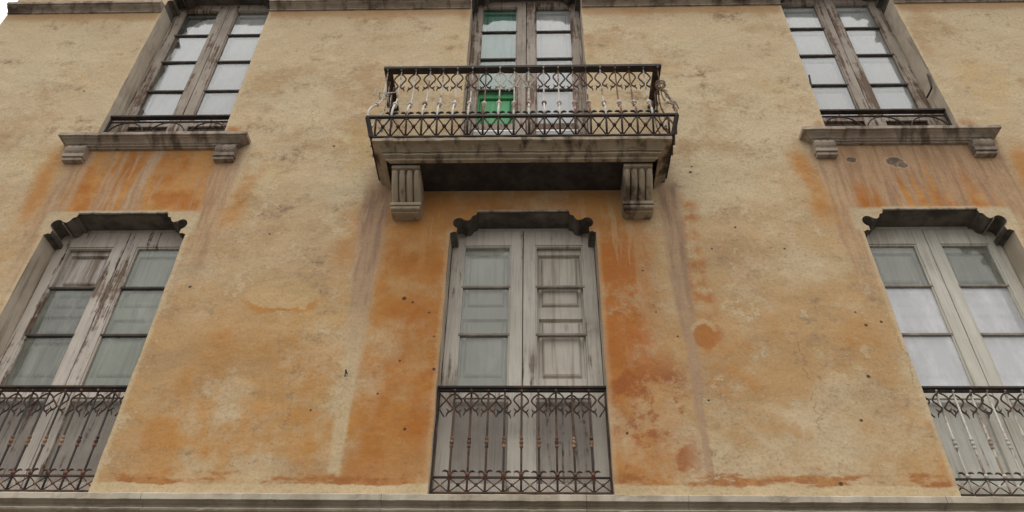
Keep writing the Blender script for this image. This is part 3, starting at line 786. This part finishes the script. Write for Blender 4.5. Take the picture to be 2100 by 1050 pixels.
# floor tile edge line on the slab
def corbel(cx):
    bm = bmesh.new(); n = 41; w = .122
    ctrl = [(.292, -.040), (.300, -.055), (.297, -.085), (.276, -.130), (.238, -.180), (.196, -.225), (.158, -.262), (.130, -.290), (.116, -.306)]
    path = smoothpath([(d, z, 0) for d, z in ctrl], 4)
    rows = []
    for i, p in enumerate(path):
        row = []
        for k in range(n):
            t = k / (n - 1); reed = abs(math.sin(PI * 4 * t)) ** .42
            depth = .055 * min(1, i / 3 + .25)
            row.append(bm.verts.new((cx - w + 2 * w * t, -(p.x - depth + depth * reed), p.y)))
        rows.append(row)
    for A, B in zip(rows, rows[1:]):
        for k in range(n - 1): bm.faces.new((A[k], A[k + 1], B[k + 1], B[k]))
    for col in (0, n - 1):
        back = [bm.verts.new((rows[0][col].co.x, .004, r[col].co.z)) for r in rows]
        for i in range(len(rows) - 1): bm.faces.new((rows[i][col], rows[i + 1][col], back[i + 1], back[i]))
    tb = [bm.verts.new((v.co.x, .004, v.co.z)) for v in rows[0]]
    for k in range(n - 1): bm.faces.new((rows[0][k], rows[0][k + 1], tb[k + 1], tb[k]))
    box(bm, cx - w + .004, cx + w - .004, -.318, .004, -.038, -.002, .004)
    # foot: sloped ledge and roll
    box(bm, cx - w - .005, cx + w + .005, -.135, .004, -.345, -.304, .005)
    box(bm, cx - w + .004, cx + w - .004, -.118, .004, -.352, -.345)
    box(bm, cx - w - .003, cx + w + .003, -.130, .004, -.392, -.353, .014)
    box(bm, cx - w + .012, cx + w - .012, -.095, .004, -.412, -.393, .003)
    for v in bm.verts: v.co.z *= .82
    link('corbel', bm, 'slab', root)
corbel(-.962); corbel(.962)

# ------------------------------------------------------------------ balcony railing
YB, YM, YT = -.488, -.548, -.452           # bottom, belly and hand rail planes
ZB, ZM, ZT = 6.482, 6.668, 7.432
HXB, HXM, HXT = 1.245, 1.290, 1.218
root = thing('balcony_railing', 'bellied iron railing with dark rails and white flaking balusters on the balcony', 'railing', (BX, 0, 6.45))
zo = 6.45
def rail3(name, hx, yf, z, wd, ht, mat):
    bm = bmesh.new()
    box(bm, -hx - wd / 2, hx + wd / 2, yf - wd / 2, yf + wd / 2, z - ht - zo, z - zo, .004)
    link(name, bm, mat, root)
    for s in (-1, 1):
        bm = bmesh.new()
        box(bm, s * hx - wd / 2, s * hx + wd / 2, yf + wd / 2 + .001, .02, z - ht - zo - .0005, z - zo - .0005, .003)
        link(name, bm, mat, root)
rail3('hand_rail', HXT, YT, ZT + .016, .070, .034, 'iron_black')
rail3('belly_rail', HXM, YM, ZM + .010, .026, .024, 'iron_black')
rail3('bottom_rail', HXB, YB, ZB + .008, .026, .018, 'iron_black')
NB = 20; DX = 2 * HXT / (NB - 1)
def bal_mesh(out, lateral):
    """curved baluster; out = belly depth towards the street, lateral = sideways flare for the corners"""
    bm = bmesh.new(); dy = YM - YT
    pts = [(lateral, dy * out, ZM + .006), (lateral * 1.02, dy * out * 1.04, ZM + .07), (lateral * .80, dy * out * .80, ZM + .16), (lateral * .40, dy * out * .40, ZM + .235), (lateral * .10, dy * out * .10, ZM + .32), (0, 0, ZM + .42), (0, 0, ZT - .014)]
    pts = smoothpath([(a, b, c - zo) for a, b, c in pts], 5)
    rs = [.0105 - .004 * min(1, i / 22) for i in range(len(pts))]
    tube(bm, pts, rs, 8)
    return bm, pts
bm, bp = bal_mesh(1, 0); me_b = mesh('baluster', bm, 'iron_white', True)
kp = bp[15]
bm = bmesh.new(); ball(bm, kp, .023, 10); tube(bm, [kp + Vector((0, .010, -.034)), kp + Vector((0, .002, -.018))], .014, 8); me_k = mesh('knob', bm, 'iron_white', True)
bm = bmesh.new(); scroll_pair(bm, ZT - .055 - zo, ZT - .235 - zo, ZT - .305 - zo, .053, .0072); me_s = mesh('scroll', bm, 'iron', True)
bm = bmesh.new(); hooks(bm, ZM + .044 - zo, .060, .0072)
for v in bm.verts: v.co.y += YM - YT
me_h = mesh('hook', bm, 'iron_black', True)
bm = bmesh.new(); ball(bm, (0, -.022, ZT - .012 - zo), .011); me_t = mesh('rivet', bm, 'iron_grey', True)
me_rust = me_b.copy(); me_rust.materials[0] = mat_iron('rust_eaten_white_iron', (.50, .46, .40), (.19, .075, .035), .75, (.10, .06, .04), .3)
me_sg = me_s.copy(); me_sg.materials[0] = M['iron_grey']
def baluster(par, me_, loc, rz=0, sc=None):
    ob = put('baluster', me_, par, loc, (random.uniform(-.006, .006), random.uniform(-.006, .006), rz))
    for nm, mm in (('knob', me_k), ('scroll', sc or me_s), ('hook', me_h), ('rivet', me_t)): put(nm, mm, ob, None, (0, random.uniform(-.008, .008), random.uniform(-.2, .2)) if nm == 'scroll' else None)
    return ob
for i in range(1, NB - 1):
    rusty = i in (7, 13, 14, 16, 17)
    baluster(root, me_rust if rusty else me_b, (-HXT + i * DX, YT, 0), 0, me_sg if i in (8, 9, 10) else None)
for s in (-1, 1):                                       # corners flare both ways
    bm, cp = bal_mesh(1, s * (HXM - HXT)); me_c = mesh('baluster', bm, 'iron_white' if s < 0 else 'iron_tan', True)
    ob = put('baluster', me_c, root, (s * HXT, YT, 0))
    bm = bmesh.new(); ball(bm, cp[15], .0195, 10); link('knob', bm, 'iron_white', ob, None, True)
    put('rivet', me_t, ob)
    ys = [-.335, -.215, -.095]
    for yv in ys:
        ob = baluster(root, me_b if s < 0 else me_rust, (s * HXT, yv, 0), s * PI / 2)
# lower lattice between bottom and belly rails
def cross(w, z0, z1, yf0, yf1):
    bm = bmesh.new(); h = w / 2 - .004
    for s in (-1, 1):
        tube(bm, [(-h, yf0 if s > 0 else yf1, (z0 if s > 0 else z1)), (0, (yf0 + yf1) / 2 + s * .002, (z0 + z1) / 2), (h, yf1 if s > 0 else yf0, (z1 if s > 0 else z0))], .0065, 6)
    return bm
za, zc = ZB + .008 - zo, ZM - .012 - zo
me_x = mesh('cross_panel', cross(DX, za, zc, YB, YM), 'iron', True)
bm = bmesh.new(); ball(bm, (0, (YB + YM) / 2 - .008, (za + zc) / 2), .018); me_r = mesh('rosette', bm, 'iron', True)
bm = bmesh.new(); tube(bm, [(0, YB, za - .004), (0, YM, zc + .004)], .009, 6); me_u = mesh('upright', bm, 'iron', True)
for i in range(NB - 1):
    o = put('cross_panel', me_x, root, (-HXT + (i + .5) * DX, 0, 0)); put('rosette', me_r, o)
for i in range(NB): put('upright', me_u, root, (-HXT + i * DX, 0, 0))
for s in (-1, 1):
    bm = bmesh.new(); tube(bm, [(s * HXB, YB, za - .006), (s * HXM, YM, zc + .006)], .020, 8); link('corner_post', bm, 'iron_black', root)
    me_sx = mesh('cross_panel', cross(.125, za, zc, HXB - .006, HXM - .006), 'iron', True)
    me_su = mesh('upright', (lambda b_: (tube(b_, [(0, HXB, za - .004), (0, HXM, zc + .004)], .0075, 6), b_)[1])(bmesh.new()), 'iron', True)
    for k in range(4):
        put('cross_panel', me_sx, root, (0, YB + .06 + .122 * k, 0), (0, 0, -s * PI / 2))
        put('upright', me_su, root, (0, YB + .122 * (k + 1), 0), (0, 0, -s * PI / 2))

# small things on and about the balcony
bm = bmesh.new()
lathe(bm, [(.050, 0), (.052, .012), (.046, .035), (.037, .060), (.026, .085), (.015, .102), (.004, .108)], n=14)
for v in bm.verts:
    a = math.atan2(v.co.y, v.co.x); v.co.x *= 1 + .10 * math.sin(3 * a + 1) ; v.co.y *= 1 + .12 * math.cos(2 * a)
o = link('cloth_bundle', bm, 'cloth', None, (.055, -.435, 6.462), True); o.rotation_euler = (0, .1, 0)
tag(o, 'small black rounded bundle lying on the balcony slab behind the lattice', 'bundle')
bm = bmesh.new()
for k in range(4):
    pts = [(1.225 + random.uniform(-.02, .02), YT + .02, 7.18 + random.uniform(-.05, .05))]
    for j in range(5): pts.append((1.24 + j * .014 + random.uniform(-.02, .025), YT - .01 - j * .016 + random.uniform(-.02, .02), 7.10 - j * .085 + random.uniform(-.03, .03)))
    tube(bm, smoothpath(pts, 5), .0055, 6)
for k in range(3):
    a0 = random.uniform(0, 6); tube(bm, [(1.222 + .042 * math.cos(a0 + t * .5), YT + .034 * math.sin(a0 + t * .5), 7.15 + k * .02 + t * .002) for t in range(14)], .005, 6)
tag(link('wire_tangle', bm, 'wire', None, None, True), 'brown tangle of wire tied round the far corner of the balcony railing', 'wire')
bm = bmesh.new()
for k in range(2):
    tube(bm, [(-HXT + .040 * math.cos(t * .5), YT + .036 * math.sin(t * .5), 7.06 + k * .022 + .008 * math.sin(t)) for t in range(14)], .0048, 6)
tube(bm, smoothpath([(-HXT - .03, YT - .03, 7.07), (-HXT - .06, YT - .05, 7.11), (-HXT - .075, YT - .04, 7.03)], 5), .0045, 6)
tube(bm, smoothpath([(-HXT + .03, YT - .03, 7.07), (-HXT + .08, YT - .01, 7.10), (-HXT + .125, YT - .005, 7.12)], 5), .0045, 6)
tag(link('cord', bm, 'cord', None, None, True), 'white cord knotted round the near corner of the balcony railing', 'cord')
# iron hooks in the right upper window, nail in the wall
for sx, lab in ((-.588, 'short black iron hook, the one half hidden by the plaster edge'), (.560, 'short black iron hook in front of the brown frame and grey jamb')):
    bm = bmesh.new(); tube(bm, smoothpath([(0, .10, 0), (0, .01, -.004), (0, -.025, .01), (.012, -.03, .11), (.022, -.03, .20)], 4), .0095, 8)
    o = link('iron_hook', bm, 'iron_black', None, (XR + sx, .05, 7.72), True)
    tag(o, lab, 'hook', 'iron hooks of the upper window')
bm = bmesh.new(); tube(bm, smoothpath([(0, .012, 0), (0, -.03, .004), (0, -.045, -.006), (.002, -.048, -.05)], 4), .0042, 6); ball(bm, (0, -.046, .002), .007)
tag(link('bent_nail', bm, 'iron_black', None, (-1.241, 0, 4.51), True), 'bent iron nail in the pale run-off streak left of the lower window', 'nail')

# ------------------------------------------------------------------ light
w = bpy.data.worlds.new('World'); S.world = w; w.use_nodes = True; nt = w.node_tree
bg = nt.nodes['Background']; sky = nt.nodes.new('ShaderNodeTexSky'); sky.sky_type = 'NISHITA'; sky.sun_disc = False
ELEV, AZ = math.radians(75), math.radians(190)          # high sun behind cloud, in front of the wall
sky.sun_elevation = ELEV; sky.sun_rotation = AZ
sky.air_density = 1.0; sky.dust_density = 1.5; sky.ozone_density = 1.0
hs = nt.nodes.new('ShaderNodeHueSaturation'); hs.inputs['Saturation'].default_value = .18
mx = nt.nodes.new('ShaderNodeMix'); mx.data_type = 'RGBA'; mx.inputs['Factor'].default_value = .75
mx.inputs[7].default_value = (15.8, 15.6, 15.3, 1)         # even cloud cover over the clear-sky gradient
nt.links.new(sky.outputs[0], hs.inputs['Color']); nt.links.new(hs.outputs[0], mx.inputs[6]); tc = nt.nodes.new('ShaderNodeTexCoord'); sx = nt.nodes.new('ShaderNodeSeparateXYZ'); nt.links.new(tc.outputs['Generated'], sx.inputs[0])
mr = nt.nodes.new('ShaderNodeMapRange'); nt.links.new(sx.outputs['Z'], mr.inputs['Value'])
mr.inputs['To Min'].default_value = .36; mr.inputs['To Max'].default_value = 1.36      # overcast: dimmer towards the horizon
ml = nt.nodes.new('ShaderNodeVectorMath'); ml.operation = 'SCALE'; nt.links.new(mx.outputs[2], ml.inputs[0]); nt.links.new(mr.outputs[0], ml.inputs['Scale'])
nt.links.new(ml.outputs[0], bg.inputs['Color'])
bg.inputs['Strength'].default_value = .10
L = bpy.data.lights.new('sun', 'SUN'); L.energy = 1.1; L.angle = math.radians(28); L.color = (1, .95, .87)
lo = bpy.data.objects.new('sun', L); COL.objects.link(lo)
d = Vector((math.sin(AZ) * math.cos(ELEV), math.cos(AZ) * math.cos(ELEV), math.sin(ELEV)))
lo.rotation_euler = d.to_track_quat('Z', 'Y').to_euler(); lo.location = d * 30
S.view_settings.view_transform = 'Standard'; S.view_settings.look = 'None'
S.view_settings.exposure = 0.28; S.view_settings.gamma = 1
S.cycles.max_bounces = 8; S.cycles.transparent_max_bounces = 12
S.cycles.use_denoising = True
